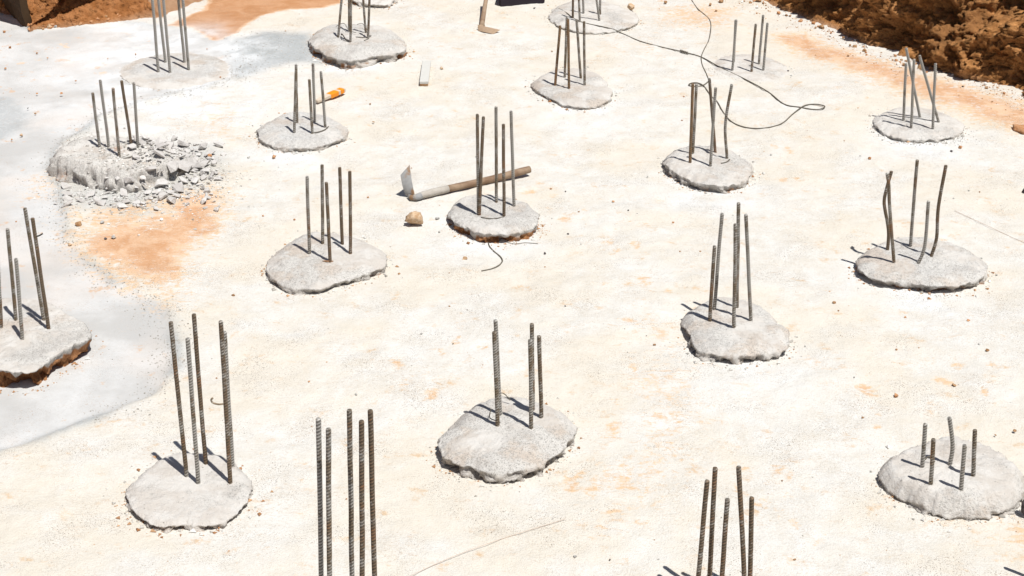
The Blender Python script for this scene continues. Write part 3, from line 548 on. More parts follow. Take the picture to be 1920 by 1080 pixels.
def rebar_mesh(ctrl, kind, parent, loc, rad=.0083):
    path = catmull(ctrl, 12) if len(ctrl) > 2 else [ctrl[0].lerp(ctrl[1], i / 12) for i in range(13)]
    # slight natural waviness, dense rings for the ribs
    L = sum((path[i + 1] - path[i]).length for i in range(len(path) - 1)); step = .0026; n = int(L / step)
    cum = [0]
    for i in range(len(path) - 1): cum.append(cum[-1] + (path[i + 1] - path[i]).length)
    arr = np.array([tuple(p) for p in path]); tt = np.linspace(0, L, n)
    dense = np.stack([np.interp(tt, cum, arr[:, k]) for k in range(3)], 1)
    sx, sy = random.random() * 50, random.random() * 50
    wobx = np.array([noise.noise(Vector((t * 4, sx, 0))) for t in tt]) * .0022; woby = np.array([noise.noise(Vector((t * 4, sy, 5))) for t in tt]) * .0022
    fade = np.clip(tt / .1, 0, 1); dense[:, 0] += wobx * fade; dense[:, 1] += woby * fade
    SEG = 10; ang = np.arange(SEG) * 2 * math.pi / SEG
    d = np.gradient(dense, axis=0); d /= np.linalg.norm(d, axis=1)[:, None]
    ux = np.cross(d, np.array([0, 1, 0])); ux /= np.linalg.norm(ux, axis=1)[:, None]; uy = np.cross(d, ux)
    ph = tt[:, None] / .0125 * 2 * math.pi; side = np.where(np.sin(ang) > 0, 1, -1)[None, :]
    rib = np.clip(np.sin(ph + side * np.cos(ang)[None, :] * 2.2), -.3, 1)          # slanted ribs, opposed on the two flanks
    seam = np.exp(-(np.sin(ang) / .35) ** 2)[None, :]
    rr = rad * (1 + .20 * np.maximum(rib * (1 - seam), 0) + .07 * seam)
    rr[-2:] *= np.array([[.97], [.86]])
    co = dense[:, None, :] + rr[:, :, None] * (np.cos(ang)[None, :, None] * ux[:, None, :] + np.sin(ang)[None, :, None] * uy[:, None, :])
    co = co.reshape(-1, 3) - np.array(loc)[None, :]
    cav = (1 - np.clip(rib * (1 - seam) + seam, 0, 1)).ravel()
    i = np.arange(n - 1)[:, None] * SEG; k = np.arange(SEG)[None, :]
    f = np.stack([(i + k), (i + (k + 1) % SEG), (i + SEG + (k + 1) % SEG), (i + SEG + k)], 2).reshape(-1, 4).tolist()
    f.append(tuple((n - 1) * SEG + k for k in range(SEG)))
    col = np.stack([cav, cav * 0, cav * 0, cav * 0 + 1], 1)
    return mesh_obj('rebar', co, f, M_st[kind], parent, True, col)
def wire_part(name, pts, rad, parent, mat=None, n=8):
    loc = parent.location
    vs, fs = tube([p - loc for p in catmull(pts, n)], rad, 6); return mesh_obj(name, vs, fs, mat or M_wire, parent, True)

roots = {}; tips = {}
for key, h in heads.items():
    root = empty('pile_head', (h.c[0], h.c[1], 0), label=h.d['lab'], cat='pile head', group='cast pile heads with starter bars standing out of the pit floor')
    roots[key] = root; h.build(root)
    loc = root.location
    for b in h.d['b']:
        kind = b[-1]; pxs = b[:-1]; base = h.at(*pxs[0]); Y = base.y
        lean = random.uniform(-.03, .03)
        ctrl = [base - Vector((0, 0, .04))] + [base] + [PY(x, y, Y) for x, y in pxs[1:]]
        if len(pxs) == 2: ctrl = [base - (ctrl[2] - base).normalized() * .04, ctrl[2]]
        rad = .0083 if key not in ('P',) else .0083
        if key in ('A',): rad = .0095
        rebar_mesh(ctrl, kind, root, loc, rad)
        tips.setdefault(key, []).append((base, PY(*pxs[-2] if False else pxs[-1], Y)))
# tie wires and stirrup ends that stick out of some heads
def hp(key, px, py, dz=0.0):
    p = heads[key].at(px, py); return p + Vector((0, 0, dz))
wire_part('wire_end', [hp('B', 630, 52, .01), hp('B', 645, 56, .05), hp('B', 655, 62, .02), hp('B', 668, 66, .02)], .0022, roots['B'])
wire_part('wire_end', [hp('B', 640, 68, .01), hp('B', 642, 74, .04), hp('B', 650, 78, .01), hp('B', 657, 79, .01)], .004, roots['B'], M_dwire)
wire_part('wire_end', [hp('B', 670, 53, .03), hp('B', 680, 54, .04), hp('B', 690, 60, .01)], .0022, roots['B'])
wire_part('stirrup', [hp('B', 668, 71, .006), hp('B', 680, 72, .008), hp('B', 690, 71, .006), hp('B', 694, 68, .006)], .0035, roots['B'], M_dwire)
wire_part('stirrup', [hp('B', 683, 77, .004), hp('B', 692, 73, .006), hp('B', 696, 68, .006)], .0028, roots['B'])
wire_part('stirrup', [hp('G', 228, 298, .002), hp('G', 245, 296, .012), hp('G', 258, 291, .012), hp('G', 264, 284, .004)], .005, roots['G'], M_st['white'])
wire_part('stirrup', [hp('H', 588, 250, .003), hp('H', 600, 248, .005), hp('H', 610, 244, .005), hp('H', 616, 238, .003)], .0035, roots['H'])
wire_part('stirrup', [hp('I', 902, 408, .004), hp('I', 915, 411, .005), hp('I', 930, 411, .005), hp('I', 946, 407, .004)], .0028, roots['I'])
wire_part('stirrup', [hp('J', 1352, 307, .003), hp('J', 1362, 305, .004), hp('J', 1368, 300, .004)], .0035, roots['J'])
wire_part('stirrup', [hp('M', 605, 490, .003), hp('M', 615, 492, .006), hp('M', 625, 491, .003)], .0045, roots['M'], M_st['brown'])
wire_part('wire_end', [hp('Q', 935, 760, .06), hp('Q', 945, 757, .05), hp('Q', 957, 758, .02)], .0022, roots['Q'])
wire_part('wire_end', [hp('Q', 921, 785, .05), hp('Q', 918, 790, .02), hp('Q', 928, 792, .01), hp('Q', 938, 796, .01)], .0022, roots['Q'])
wire_part('wire_end', [hp('S', 1733, 870, .02), hp('S', 1740, 868, .03), hp('S', 1752, 870, .01)], .003, roots['S'])
# hooked wire on the lower left bars
Yb = heads['O'].at(436, 874).y
wire_part('wire_hook', [PY(423, 757, Yb), PY(410, 758, Yb), PY(399, 755, Yb), PY(396, 750, Yb), PY(399, 746, Yb)], .004, roots['O'], M_st['mid'])
Yb = heads['N'].at(91, 616).y
wire_part('wire_end', [PY(68, 443, Yb), PY(73, 442, Yb), PY(80, 438, Yb)], .004, roots['N'], M_dwire)

# ---------------------------------------------------------------- wires lying about
def on_floor(x, y, dz):
    z = 0
    for _ in range(4): p = P(x, y, z); z = zf(p.x, p.y) + dz
    return P(x, y, z)
def wire_thing(name, spec, rad, label, cat, mat=M_wire, n=8, extra=None):
    pts = [on_floor(x, y, max(z - .012, 0) * .4 + rad * .8 + (.005 if name == 'string_line' else 0)) for x, y, z in spec]; c = pts[0].copy(); c.z = 0
    vs, fs = tube([p - c for p in catmull(pts, n)], rad, 6)
    o = mesh_obj(name, vs, fs, mat, None, True); o.location = c; props(o, label, cat); return o
g_ = .012
w1 = wire_thing('long_wire', [(1048, 16, .08), (1062, 24, .1), (1075, 34, .11), (1090, 41, .11), (1105, 45, .11), (1130, 50, .10), (1150, 55, .06), (1170, 64, g_), (1200, 77, g_), (1240, 88, g_), (1280, 97, .02),
    (1315, 107, g_), (1350, 126, .03), (1400, 150, .02), (1440, 172, g_), (1470, 195, g_), (1500, 201, .014), (1525, 205, .02), (1541, 204, .03), (1546, 199, .03), (1530, 195.5, .025), (1512, 197, .02),
    (1500, 203, .02), (1485, 215, g_), (1465, 232, g_), (1435, 240, g_), (1405, 240, g_), (1380, 233, g_), (1365, 222, g_), (1354, 207, g_), (1345, 191, g_), (1333, 180, g_),
    (1325, 168, g_), (1318, 160, .02), (1308, 155.5, .02), (1298, 155.5, .02), (1291.5, 158.5, .02), (1296, 161.5, g_), (1306, 162, g_), (1318, 160, g_), (1328, 153, g_)],
    .0042, 'long wire running over the floor from the topmost pile head to a flat loop', 'wire')
kn = []
for i in range(26):
    t = i / 25; p = on_floor(1276 + 14 * t, 95.5 + 4.5 * t, .012); a = t * 30
    kn.append(p + Vector((0, math.cos(a) * .011, math.sin(a) * .009)) - w1.location)
vs, fs = tube(kn, .0035, 6); mesh_obj('twist_knot', vs, fs, M_wire, w1, True)
wire_thing('thin_wire', [(1290, -15, g_), (1297, 0, g_), (1308, 16, g_), (1322, 28, g_), (1331, 38, g_), (1333, 52, g_), (1329, 75, .02), (1320, 93, g_), (1315, 107, .02), (1317, 122, g_),
    (1323, 135, g_), (1328, 147, g_), (1330, 156, g_)], .0034, 'thin loose wire coming down from the top edge to the small loop behind the bars', 'wire')
wire_thing('bent_wire', [(919, 436, .03), (916, 447, .012), (917, 460, g_), (926, 471, g_), (938, 481, .015), (942, 489, .016), (936, 497, .014), (922, 504, g_), (903, 508, g_)], .0036,
           'short bent wire lying on the floor in front of the disc-shaped pile head', 'wire')
wire_thing('fine_wire', [(948, 453, .014), (965, 457, .02), (985, 455, .02), (1009, 457, .016)], .0016, 'hair-thin wire beside the orange soil of the disc-shaped head', 'wire')
wire_thing('string_line', [(700, 1115, .012), (820, 1056, .012), (930, 1014, .012), (1060, 973, .012)], .0010, 'fine string stretched over the floor in the bottom middle', 'string', M_str)
wire_thing('string_line', [(1790, 395, .012), (1840, 418, .012), (1900, 446, .012), (1960, 472, .012)], .0013, 'fine pinkish string near the right edge above the wide pile head', 'string', M_str)

# ---------------------------------------------------------------- tools
def tube_part(name, path, rad, mat, parent, seg=14):
    loc = parent.location; vs, fs = tube([p - loc for p in path], rad, seg); return mesh_obj(name, vs, fs, mat, parent, True)
def plate_part(name, pts, th, mat, parent, sub=6, bow=.0):
    """four corners -> curved steel plate with thickness"""
    a, b, c, d = pts; nrm_ = (b - a).cross(d - a).normalized(); vs = []; fs = []; loc = parent.location
    for side in (0, 1):
        for i in range(sub + 1):
            for j in range(sub + 1):
                u, v = i / sub, j / sub; p = (a * (1 - u) + b * u) * (1 - v) + (d * (1 - u) + c * u) * v
                p = p + nrm_ * (bow * math.sin(v * math.pi) + (th / 2 if side else -th / 2) * (1 - .7 * v)) - loc
                vs.append(p)
    m = (sub + 1) ** 2; ix = lambda s, i, j: s * m + i * (sub + 1) + j
    for i in range(sub):
        for j in range(sub):
            fs.append((ix(0, i, j), ix(0, i, j + 1), ix(0, i + 1, j + 1), ix(0, i + 1, j))); fs.append((ix(1, i, j), ix(1, i + 1, j), ix(1, i + 1, j + 1), ix(1, i, j + 1)))
        for e, sgn in ((0, 1), (sub, -1)):
            q1 = (ix(0, i, e), ix(0, i + 1, e), ix(1, i + 1, e), ix(1, i, e)); q2 = (ix(0, e, i), ix(1, e, i), ix(1, e, i + 1), ix(0, e, i + 1))
            fs.append(q1 if sgn > 0 else q1[::-1]); fs.append(q2 if sgn > 0 else q2[::-1])
    return mesh_obj(name, vs, fs, mat, parent)
# big hoe
c = P(777, 372); hoe = empty('hoe', (c.x, c.y, 0), label='large hoe with cement-crusted steel blade upright and brown wooden handle behind the bars', cat='hoe', group='hoes lying on the pit floor')
hp0, hp1 = P(776, 370, .028), P(993, 318, .036)
path = [hp0.lerp(hp1, t) + Vector((0, 0, .003 * math.sin(t * 7))) for t in np.linspace(0, 1, 15)]
M_h = [.020, .0235, .0235, .0225] + [.0205] * 4 + [.021, .021, .0215, .022, .0225, .0225, .021]
tube_part('handle', path[4:], M_h[4:], M_wood, hoe); tube_part('cemented_neck', path[:5], [.015, .0205, .022, .022, .0212], M_cem, hoe)
plate_part('blade', [P(761, 366, .012), P(779, 374, .008), P(768, 309, .175), P(751, 328, .135)], .006, M_blade, hoe, bow=.005)
tube_part('socket', [P(766, 367, .02), P(772, 371, .02), P(781, 370, .026), P(790, 367, .03)], [.010, .016, .019, .0195], M_blade, hoe)
# far hoe
c = P(903, 50); h2 = empty('hoe', (c.x, c.y, 0), label='small sandy hoe with its handle leaning away at the top edge of the photo', cat='hoe', group='hoes lying on the pit floor')
a0, a1 = P(903, 49, .03), PY(916, -30, P(903, 49).y + .45)
tube_part('handle', [a0.lerp(a1, t) for t in np.linspace(0, 1, 8)], [.020, .019, .018, .017, .016, .016, .017, .017], M_wood, h2)
plate_part('blade', [P(896, 47, .05), P(897, 58, .012), P(925, 64, .012), P(938, 56, .035)], .008, M_sblade, h2, bow=.004)
tube_part('socket', [P(898, 54, .012), P(901, 51, .022), P(905, 47, .03)], [.014, .021, .021], M_sblade, h2)
# taped stake
c = P(617, 184); sk = empty('wooden_stake', (c.x, c.y, 0), label='pale wooden stake with orange tape round one end behind the bars', cat='stake')
def box_between(name, a, b, wd, ht, mat, parent, taper=1.0):
    d = (b - a).normalized(); s_ = d.cross(Vector((0, 0, 1))).normalized(); u = s_.cross(d); vs = []
    for p, k in ((a, taper), (b, 1)):
        for sx, sz in ((-1, -1), (1, -1), (1, 1), (-1, 1)): vs.append(p + s_ * sx * wd / 2 * k + u * sz * ht / 2 * k - parent.location)
    bm = bmesh.new(); V = [bm.verts.new(v) for v in vs]
    for f in ((3, 2, 1, 0), (4, 5, 6, 7), (0, 1, 5, 4), (1, 2, 6, 5), (2, 3, 7, 6), (3, 0, 4, 7)): bm.faces.new([V[i] for i in f])
    bmesh.ops.recalc_face_normals(bm, faces=bm.faces); bmesh.ops.bevel(bm, geom=bm.edges[:], offset=min(wd, ht) * .12, segments=1, affect='EDGES')
    m_ = bpy.data.meshes.new(name); bm.to_mesh(m_); bm.free(); m_.materials.append(mat); o = bpy.data.objects.new(name, m_); return link(o, parent)
A_, B_ = P(593, 190, .024), P(644, 168, .03)
box_between('stick', A_, A_.lerp(B_, .62), .042, .026, M_pale, sk, .75)
box_between('orange_tape', A_.lerp(B_, .46), A_.lerp(B_, .74), .048, .032, M_orange, sk)
box_between('pale_band', A_.lerp(B_, .735), A_.lerp(B_, .82), .0465, .031, M_pale, sk)
box_between('orange_tape', A_.lerp(B_, .82), A_.lerp(B_, .95), .047, .032, M_orange, sk)
box_between('end_piece', A_.lerp(B_, .945), B_, .044, .029, M_pale, sk)
# pale board on the floor
c = P(796, 138); bd = empty('short_board', (c.x, c.y, 0), label='short pale grey board lying alone on the floor at the top middle', cat='board')
box_between('plank', P(795, 155, .028), P(800, 116, .024), .062, .02, M_board, bd)
box_between('end_block', P(794.7, 157.5, .018), P(795, 154.4, .016), .058, .03, M_bsto, bd)
# dark upright plank at the top left corner
c = P(48, 60); pk = empty('upright_plank', (c.x, c.y, 0), label='dark brown plank standing at the end of the orange bank in the top left corner', cat='plank')
b0 = P(50, 60, -.03); b1 = P(14, 24, -.03); tl = Vector((-.10, .0, 1.1)); vs = []; ND = 14
for i in range(ND + 1):
    for k in range(ND + 1):
        u, v = i / ND, k / ND; p = b0.lerp(b1, u) + tl * v + Vector((-.16 * math.sin(u * 1.6) - .05 * u, -.02, 0)) * (v ** .8)
        vs.append(p + Vector((.02, .01, 0)) * fb(u * 3, v * 9, 1, 1, 3) - pk.location)
nb = len(vs); vs += [v + Vector((.05, .03, 0)) for v in vs]; fs = []; W_ = ND + 1
for i in range(ND):
    for k in range(ND):
        a = i * W_ + k; fs += [(a, a + 1, a + W_ + 1, a + W_), (nb + a, nb + a + W_, nb + a + W_ + 1, nb + a + 1)]
    for a, b_ in ((i * W_, (i + 1) * W_), (i * W_ + ND, (i + 1) * W_ + ND), (i, i + 1), (ND * W_ + i, ND * W_ + i + 1)): fs.append((a, b_, b_ + nb, a + nb))
mesh_obj('board', vs, fs, M_plank, pk)
# low black open box at the top edge
c = P(975, 0); tr = empty('open_box', (c.x, c.y, 0), label='low black open box partly visible at the top edge between hoe and pile head', cat='tray')
def slab_part(name, a, b, c_, d_, z0, z1_, mat, parent):
    vs = [Vector((p.x, p.y, z0)) - parent.location for p in (a, b, c_, d_)] + [Vector((p.x, p.y, z1_)) - parent.location for p in (a, b, c_, d_)]
    return mesh_obj(name, vs, [(3, 2, 1, 0), (4, 5, 6, 7), (0, 1, 5, 4), (1, 2, 6, 5), (2, 3, 7, 6), (3, 0, 4, 7)], mat, parent)
ta, tb = P(938, 13), P(1018, 6); dv = Vector((.05, .75, 0))
for (p, q_) in ((ta, tb), (tb, tb + dv), (ta + dv, tb + dv), (ta, ta + dv)):
    d = (q_ - p).normalized(); s_ = Vector((-d.y, d.x, 0)) * .012
    slab_part('box_side', p - s_, q_ - s_, q_ + s_, p + s_, .003, .14, M_black, tr)
slab_part('box_bottom', ta + Vector((.013, .013, 0)), tb + Vector((-.013, .013, 0)), tb + dv - Vector((.013, .013, 0)), ta + dv + Vector((.013, -.013, 0)), .004, .02, M_black, tr)

# ---------------------------------------------------------------- stones, lumps and crumbs
def hull(npts, sx, sy, sz, rough=.5, seed=0, cut=0):
    rs = random.Random(seed); bm = bmesh.new()
    for _ in range(npts):
        v = Vector((rs.gauss(0, 1), rs.gauss(0, 1), rs.gauss(0, 1))).normalized() * (1 - rs.random() * rough)
        bm.verts.new((v.x * sx, v.y * sy, v.z * sz))
    r = bmesh.ops.convex_hull(bm, input=bm.verts[:]); bmesh.ops.delete(bm, geom=[e for e in r['geom_interior'] if isinstance(e, bmesh.types.BMVert)], context='VERTS')
    return bm
def hull_mesh(name, mat, **k):
    bm = hull(**k); me_ = bpy.data.meshes.new(name); bm.to_mesh(me_); bm.free(); me_.materials.append(mat); return me_
frag_meshes = [hull_mesh('concrete_lump', M_frag, npts=random.randint(9, 15), sx=.5, sy=random.uniform(.28, .5), sz=random.uniform(.12, .30), rough=.45, seed=i) for i in range(16)]
def put(name, me_, p, size, rz, tilt=(0, 0), **k):
    o = bpy.data.objects.new(name, me_); o.location = p; o.scale = (size,) * 3 if not hasattr(size, '__len__') else size
    o.rotation_euler = (tilt[0], tilt[1], rz); link(o); return props(o, **k)
# big sandstone rock
def rock(mat, seed, sx, sy, sz, sub=3):
    bm = hull(22, sx, sy, sz, .18, seed); bmesh.ops.triangulate(bm, faces=bm.faces)
    bmesh.ops.subdivide_edges(bm, edges=bm.edges[:], cuts=sub, use_grid_fill=True)
    for v in bm.verts:
        n_ = v.co.normalized(); v.co += n_ * (noise.fractal(v.co / sx * 1.6 + Vector((seed, 0, 0)), 1, 2, 4) * .10 * sx)
    for f in bm.faces: f.smooth = True
    me_ = bpy.data.meshes.new('rock'); bm.to_mesh(me_); bm.free(); me_.materials.append(mat); return me_
p = P(777, 424); put('rock', rock(M_sand, 5, .058, .05, .056), Vector((p.x, p.y, .04)), 1, .4, label='fist-sized tan sandstone rock with a white top facet below the hoe blade', cat='rock')
p = P(1183, 20); put('rock', rock(M_sand, 9, .034, .034, .034), Vector((p.x, p.y, .03)), 1, .4, label='round tan stone right of the top pile head', cat='rock')
p = P(1917, 248); put('rock', rock(M_osto, 12, .06, .10, .035), Vector((p.x, p.y, .02)), 1, .2, label='flat orange stone cut by the right edge of the photo', cat='rock')
p = P(1918, 965); put('rock', rock(M_dsto, 14, .022, .03, .04), Vector((p.x + .006, p.y, .035)), 1, .2, label='almost black rounded stone at the right edge beside the short-barred pile head', cat='rock')
p = P(1921, 362); put('rock', rock(M_dsto, 15, .02, .02, .018), Vector((p.x, p.y, .015)), 1, .2, label='small black stone at the right edge above the middle', cat='rock')
p = P(172, 346); put('rock', rock(M_osto, 16, .026, .024, .022), Vector((p.x, p.y, .02)), 1, .2, label='orange clod stuck at the front of the hacked pile head', cat='clod')
p = P(394, 298); put('rock', rock(M_osto, 17, .02, .018, .017), Vector((p.x, p.y, .02)), 1, 1.2, label='brown-orange stone at the right end of the rubble heap', cat='rock')
p = P(655, 113); put('rock', rock(M_bsto, 18, .06, .045, .035), Vector((p.x - .03, p.y, .02)), 1, .1, label='brown soil clod under the front lip of the rough pile head', cat='clod')
p = P(1408, 258, 0)
# loose pebbles: x, y, width in photo px, material
peb = [(513,293,12,'o'),(820,408,11,'g'),(824,432,6,'g'),(871,485,13,'s'),(493,405,6,'o'),(552,412,6,'o'),(690,369,6,'o'),(1150,376,7,'o'),(1262,416,7,'o'),(1564,569,9,'b'),(1815,601,9,'o'),(1851,659,10,'b'),
       (1789,721,11,'b'),(1678,742,14,'o'),(1227,646,8,'b'),(843,574,6,'b'),(790,626,6,'g'),(849,643,5,'d'),(579,715,6,'o'),(437,552,9,'b'),(1630,301,9,'o'),(1800,276,11,'o'),(1784,284,8,'d'),
       (700,227,6,'b'),(694,193,5,'b'),(892,293,4,'d'),(535,58,5,'b'),(1002,15,6,'d'),(1248,3,10,'b'),(1332,8,9,'b'),(1352,2,14,'b'),(1343,19,6,'b'),(8,59,9,'o'),(20,88,9,'o'),(69,98,6,'o'),(89,107,5,'o'),
       (202,108,4,'o'),(254,100,5,'o'),(115,174,8,'o'),(69,174,6,'o'),(142,150,5,'o'),(40,252,9,'s'),(21,260,6,'o'),(10,127,7,'o'),(52,201,5,'d'),(66,211,6,'b'),(388,90,4,'o'),(413,143,5,'o'),
       (1590,104,7,'b'),(1594,83,7,'b'),(1702,143,4,'d'),(1805,164,6,'d'),(1860,192,6,'b'),(1478,131,5,'d'),(1613,295,6,'g'),(1817,357,6,'g'),(1788,372,5,'g'),(1840,482,6,'g'),(1869,513,6,'g'),(1698,593,7,'o'),
       (1572,584,5,'b'),(1681,656,7,'o'),(1835,647,6,'g'),(1601,709,5,'d'),(1618,781,6,'b'),(1903,805,9,'b'),(1867,813,6,'b'),(1079,1042,11,'g'),(1144,1046,5,'d'),(1235,1046,5,'g'),(1490,1046,8,'b'),(1467,898,5,'b'),
       (667,738,7,'g'),(844,881,6,'b'),(1013,883,8,'o'),(1060,575,5,'d'),(1178,395,6,'d'),(1214,329,5,'g'),(1060,358,5,'d'),(1406,310,7,'b'),(1446,289,6,'g'),(967,372,5,'b'),(1065,438,6,'d'),(1275,472,5,'b'),
       (1313,472,5,'b'),(1022,475,8,'d'),(1085,397,5,'b'),(1033,353,6,'b'),(131,457,11,'s'),(148,423,17,'b'),(192,418,12,'g'),(213,446,12,'g'),(198,448,8,'d'),(303,412,10,'w'),(30,414,5,'o'),(62,478,5,'g'),(1540,202,4,'g'),
       (828,127,10,'s'),(1035,95,5,'b'),(985,160,4,'b'),(1195,400,4,'g'),(1310,600,0,'b')]
mats = dict(o=M_osto, g=M_gsto, s=M_sand, b=M_bsto, d=M_dsto, w=M_wcrumb)
plabs = dict(o='small orange clod lying loose on the pale floor', g='small grey pebble lying loose on the pale floor', s='small tan pebble lying loose on the pale floor',
             b='small brown clod lying loose on the pale floor', d='tiny dark pebble lying loose on the pale floor', w='small white stone on the orange soil near the rubble heap')
pm = {k: [hull_mesh('pebble', m, npts=16, sx=.5, sy=.42, sz=.36, rough=.2, seed=300 + i * 7 + ord(k)) for i in range(4)] for k, m in mats.items()}
SN = dict(A='long-barred dusty head upper left', B='rough soil-lipped head at the top', C='topmost head with the wire', D='thin head with rusty bars', E='flush head under the wire', F='head with crossed bars',
    G='hacked head', H='whitish head by the stake', I='disc-shaped head by the hoe', J='head by the small wire loop', K='head with the twisted bars', L='lopsided head', M='smooth sloping head by the rock',
    N='raised head at the left edge', O='head with the hooked wire', Pp='long bar cluster at the bottom', Q='large domed head', R='dark bars at the bottom', S='head with short bars')
KN = dict(o='orange clod', g='grey pebble', s='tan pebble', b='brown clod', d='dark pebble', w='white stone')
items = {}
for (x, y, wd, k) in peb:
    if not wd: continue
    p = P(x, y, .01); s_ = wd / SC(y) * .95
    hk = min(SN, key=lambda q: (heads[q].c[0] - p.x) ** 2 + (heads[q].c[1] - p.y) ** 2); dx, dy = p.x - heads[hk].c[0], p.y - heads[hk].c[1]
    dr = ('right of' if dx > 0 else 'left of') if abs(dx) > abs(dy) else ('behind' if dy > 0 else 'in front of')
    o = put('clod' if k in 'ob' else 'pebble', random.choice(pm[k]), Vector((p.x, p.y, max(0, zf(p.x, p.y)) + s_ * .22)), s_, random.uniform(0, 6.3), cat='clod' if k in 'ob' else 'pebble', group=KN[k] + 's lying loose on the pit floor')
    items.setdefault((k, dr, hk), []).append((math.hypot(dx, dy), o))
for (k, dr, hk), li in items.items():
    li.sort(key=lambda q: q[0]); n = len(li)
    for i, (d_, o) in enumerate(li):
        w_ = 'small' if n == 1 else ('nearest' if i == 0 else 'farthest' if i == n - 1 else 'second nearest' if i == 1 else 'third nearest' if i == 2 else 'fourth nearest')
        o['label'] = w_ + ' ' + KN[k] + ' ' + dr + ' the ' + SN[hk]

# rubble heap beside the hacked head
RUB = [(236, 335), (280, 305), (330, 285), (372, 282), (405, 300), (398, 330), (372, 350), (325, 372), (270, 392), (205, 392), (150, 385), (112, 372), (150, 360), (200, 352)]
RUBP = np.array([[P(x, y).x, P(x, y).y] for x, y in RUB])
hG = heads['G']; placed = []; cnt = 0; tries = 0; spots = []
while cnt < 280 and tries < 20000:
    tries += 1
    x = random.uniform(105, 420); y = random.uniform(262, 398); p = P(x, y)
    core = math.exp(-(((x - 325) / 62) ** 2 + ((y - 322) / 36) ** 2))
    ins = sdist(np.array([p.x]), np.array([p.y]), RUBP)[0]
    if random.random() > (core * 1.2 + (.50 if ins > 0 else .05)): continue
    th = math.atan2(p.y - hG.c[1], p.x - hG.c[0]); rr = math.hypot(p.x - hG.c[0], p.y - hG.c[1]) / hG.R(th)
    if rr < 1.02 and x < 250: continue
    s_ = random.choice([.03, .04, .05, .065, .09, .13]) * (.75 + .6 * core)
    if any((p.x - a) ** 2 + (p.y - b) ** 2 < (.27 * (s_ + c_)) ** 2 for a, b, c_ in spots): continue
    z = zf(p.x, p.y) + s_ * .15
    if rr < 1.0: z = hG.h(p.x, p.y) + s_ * .12
    elif rr < 1.35: z = max(z, .10 * (1.35 - rr) / .35 + s_ * .1)
    z += core * .02
    spots.append((p.x, p.y, s_)); cnt += 1
    put('concrete_lump', random.choice(frag_meshes), Vector((p.x, p.y, z)), (s_, s_, s_ * random.uniform(.8, 1.15)), random.uniform(0, 6.3), (random.uniform(-.45, .45), random.uniform(-.45, .45)),
        label=('large' if s_ > .08 else 'small' if s_ < .05 else 'medium') + ' angular lump of broken grey concrete ' + ('on top of the hacked pile head' if rr < 1 else 'in the thick of the rubble heap' if core > .55 else 'right of the rubble heap' if x > 370 else 'at the near foot of the rubble heap' if y > 340 else 'behind the rubble heap' if y < 300 else 'on the edge of the rubble heap'), cat='rubble', group='lumps of broken concrete round the hacked pile head')
# the large tilted slab piece in the heap
p = P(352, 330); put('concrete_slab_piece', frag_meshes[3], Vector((p.x, p.y, .07)), (.14, .12, .11), .3, (.6, .3), label='largest tilted shard of broken concrete on the right of the rubble heap', cat='rubble', group='lumps of broken concrete round the hacked pile head')
# lumps at the foot of the right bank
pbank = [Vector(v) for v in per[2:12]]
for i in range(110):
    k = random.randrange(len(pbank) - 1); t = random.random(); b = pbank[k].lerp(pbank[k + 1], t); nrm_ = Vector((-.86, -.51)); off = abs(random.gauss(0, .10)) + .0
    s_ = random.choice([.018, .024, .03, .045, .06]) * random.uniform(.6, 1.0) * (1 if i % 3 else .7); x, y = b.x + nrm_.x * off, b.y + nrm_.y * off
    put('soil_clod' if i % 3 else 'white_stone', random.choice(pm['b' if i % 3 == 1 else ('o' if i % 3 else 'w')]), Vector((x, y, zf(x, y) + s_ * .2)), s_, random.uniform(0, 6.3),
        label='crumbled soil clod at the foot of the dark earth bank' if i % 3 else 'small whitish stone edging the foot of the dark earth bank', cat='clod' if i % 3 else 'stone',
        group='soil clods at the foot of the right bank' if i % 3 else 'white stones along the foot of the right bank')
# clods below the orange bank at the top left
for i in range(46):
    x = random.choice([random.gauss(75, 14), random.gauss(90, 22), random.uniform(100, 240)]); yb = 60 - (x - 50) * .115; y = yb - abs(random.gauss(0, 5)); s_ = random.uniform(.02, .055)
    p = P(x, y); kk = random.choice('obsg' if x < 120 else 'obb')
    put('soil_clod', random.choice(pm[kk]), Vector((p.x, p.y, max(0, (yb - y) / 5 * .02) + s_ * .2)), s_, random.uniform(0, 6.3), label='crumbled clod at the foot of the orange bank in the upper left', cat='clod', group='clods under the orange bank')

# crumbs nobody could count
def crumbs(name, mat, pts, label):
    base = [(1, 0, 0), (-.5, .87, 0), (-.5, -.87, 0), (.15, .1, .8), (.1, -.1, -.6)]
    tri = [(0, 1, 3), (1, 2, 3), (2, 0, 3), (1, 0, 4), (2, 1, 4), (0, 2, 4)]
    vs = []; fs = []
    for (x, y, z, s_) in pts:
        a = random.uniform(0, 6.3); ca_, sa_ = math.cos(a), math.sin(a); n0 = len(vs)
        for b in base:
            j = random.uniform(.7, 1.3); bx, by, bz = b[0] * j, b[1] * j, b[2] * j
            vs.append((x + s_ * (bx * ca_ - by * sa_), y + s_ * (bx * sa_ + by * ca_), z + s_ * (bz * .8 + .25)))
        fs += [(a_ + n0, b_ + n0, c_ + n0) for a_, b_, c_ in tri]
    o = mesh_obj(name, vs, fs, mat); return props(o, label, 'gravel', None, 'stuff')
gr, sr, wr = [], [], []
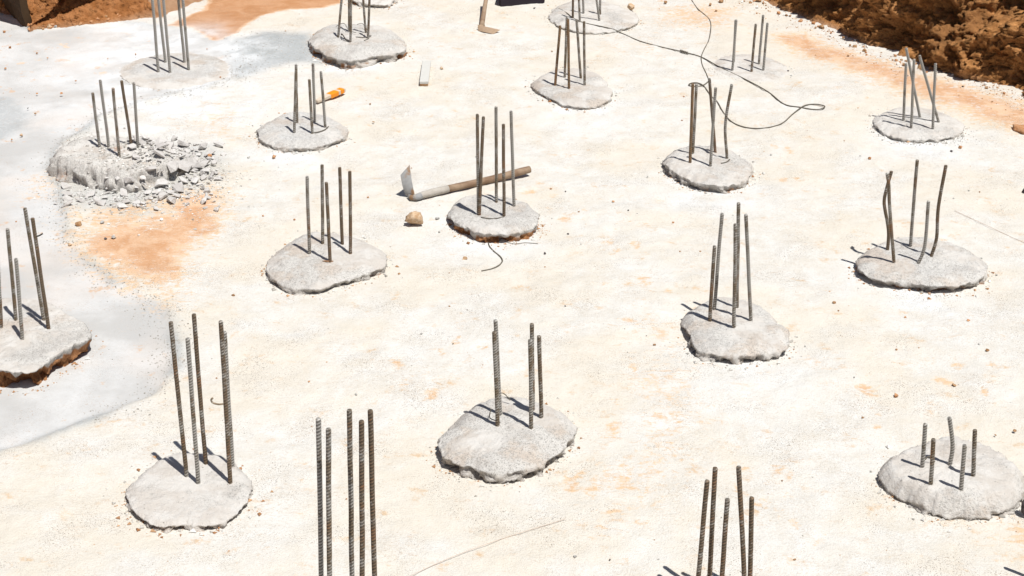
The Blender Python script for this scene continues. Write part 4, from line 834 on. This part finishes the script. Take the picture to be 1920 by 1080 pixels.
for key, h in heads.items():
    d = h.d; n = 60 if d.get('flat') else 210
    if key in ('Pp', 'T'): continue
    for i in range(n):
        a = random.uniform(0, 2 * math.pi)
        if random.random() < .55: a = random.uniform(-math.pi, 0)          # more fell to the near side
        r = h.R(a) + abs(random.gauss(0, .035)) - .008; x, y = h.c[0] + math.cos(a) * r, h.c[1] + math.sin(a) * r
        s_ = min(.016, .002 + random.expovariate(1 / .0026)); tgt = sr if random.random() < .08 + d['soil'] * .7 else (wr if random.random() < .6 else gr)
        tgt.append((x, y, zf(x, y), s_))
    for i in range(n // 4):
        a = random.uniform(0, 2 * math.pi); t = math.sqrt(random.random()) * .95; x, y = h.c[0] + math.cos(a) * h.R(a) * t, h.c[1] + math.sin(a) * h.R(a) * t
        gr.append((x, y, h.h(x, y), random.uniform(.0012, .004)))
for i in range(9000):
    x, y = random.uniform(-4.6, 4.4), random.uniform(4.4, 13.2)
    dn = noise.noise(Vector((x * 1.3, y * 1.3, 4))) + .35
    if random.random() > dn: continue
    u = random.random(); s_ = min(.009, .0012 + random.expovariate(1 / .0011)); (gr if u < .5 else sr if u < .85 else wr).append((x, y, zf(x, y), s_))
for i in range(4500):
    x = random.gauss(285, 75); y = random.gauss(338, 32); p = P(x, y); th = math.atan2(p.y - hG.c[1], p.x - hG.c[0])
    rr = math.hypot(p.x - hG.c[0], p.y - hG.c[1]) / hG.R(th)
    (wr if random.random() < .5 else gr).append((p.x, p.y, hG.h(p.x, p.y) if rr < 1 else zf(p.x, p.y), min(.011, .0015 + random.expovariate(1 / .0028))))
for i in range(2400):                                                     # gritty seam along the screed edge
    k = random.choice(range(8, 28)); a, b = SCREED[k], SCREED[k + 1]; t = random.random(); x, y = a[0] + (b[0] - a[0]) * t + random.gauss(0, .06), a[1] + (b[1] - a[1]) * t + random.gauss(0, .06)
    gr.append((x, y, zf(x, y), random.uniform(.0015, .006)))
for i in range(900):
    px = random.choice([random.uniform(420, 620), random.gauss(1745, 40)]); py = random.uniform(60, 135) if px < 700 else random.gauss(262, 6); p = P(px, py)
    gr.append((p.x, p.y, zf(p.x, p.y), random.uniform(.0015, .006)))
for i in range(650):
    k = random.randrange(len(pbank) - 1); t = random.random(); b = pbank[k].lerp(pbank[k + 1], t); off = abs(random.gauss(0, .16)); x, y = b.x - .86 * off, b.y - .51 * off
    (wr if random.random() < .25 else sr).append((x, y, zf(x, y), random.uniform(.002, .008)))
crumbs('grey_grit', M_crumb, gr, 'fine grey cement grit scattered over the floor')
crumbs('soil_grit', M_scrumb, sr, 'fine orange soil crumbs scattered over the floor')
crumbs('white_grit', M_wcrumb, wr, 'fine whitish mortar crumbs round the pile heads')
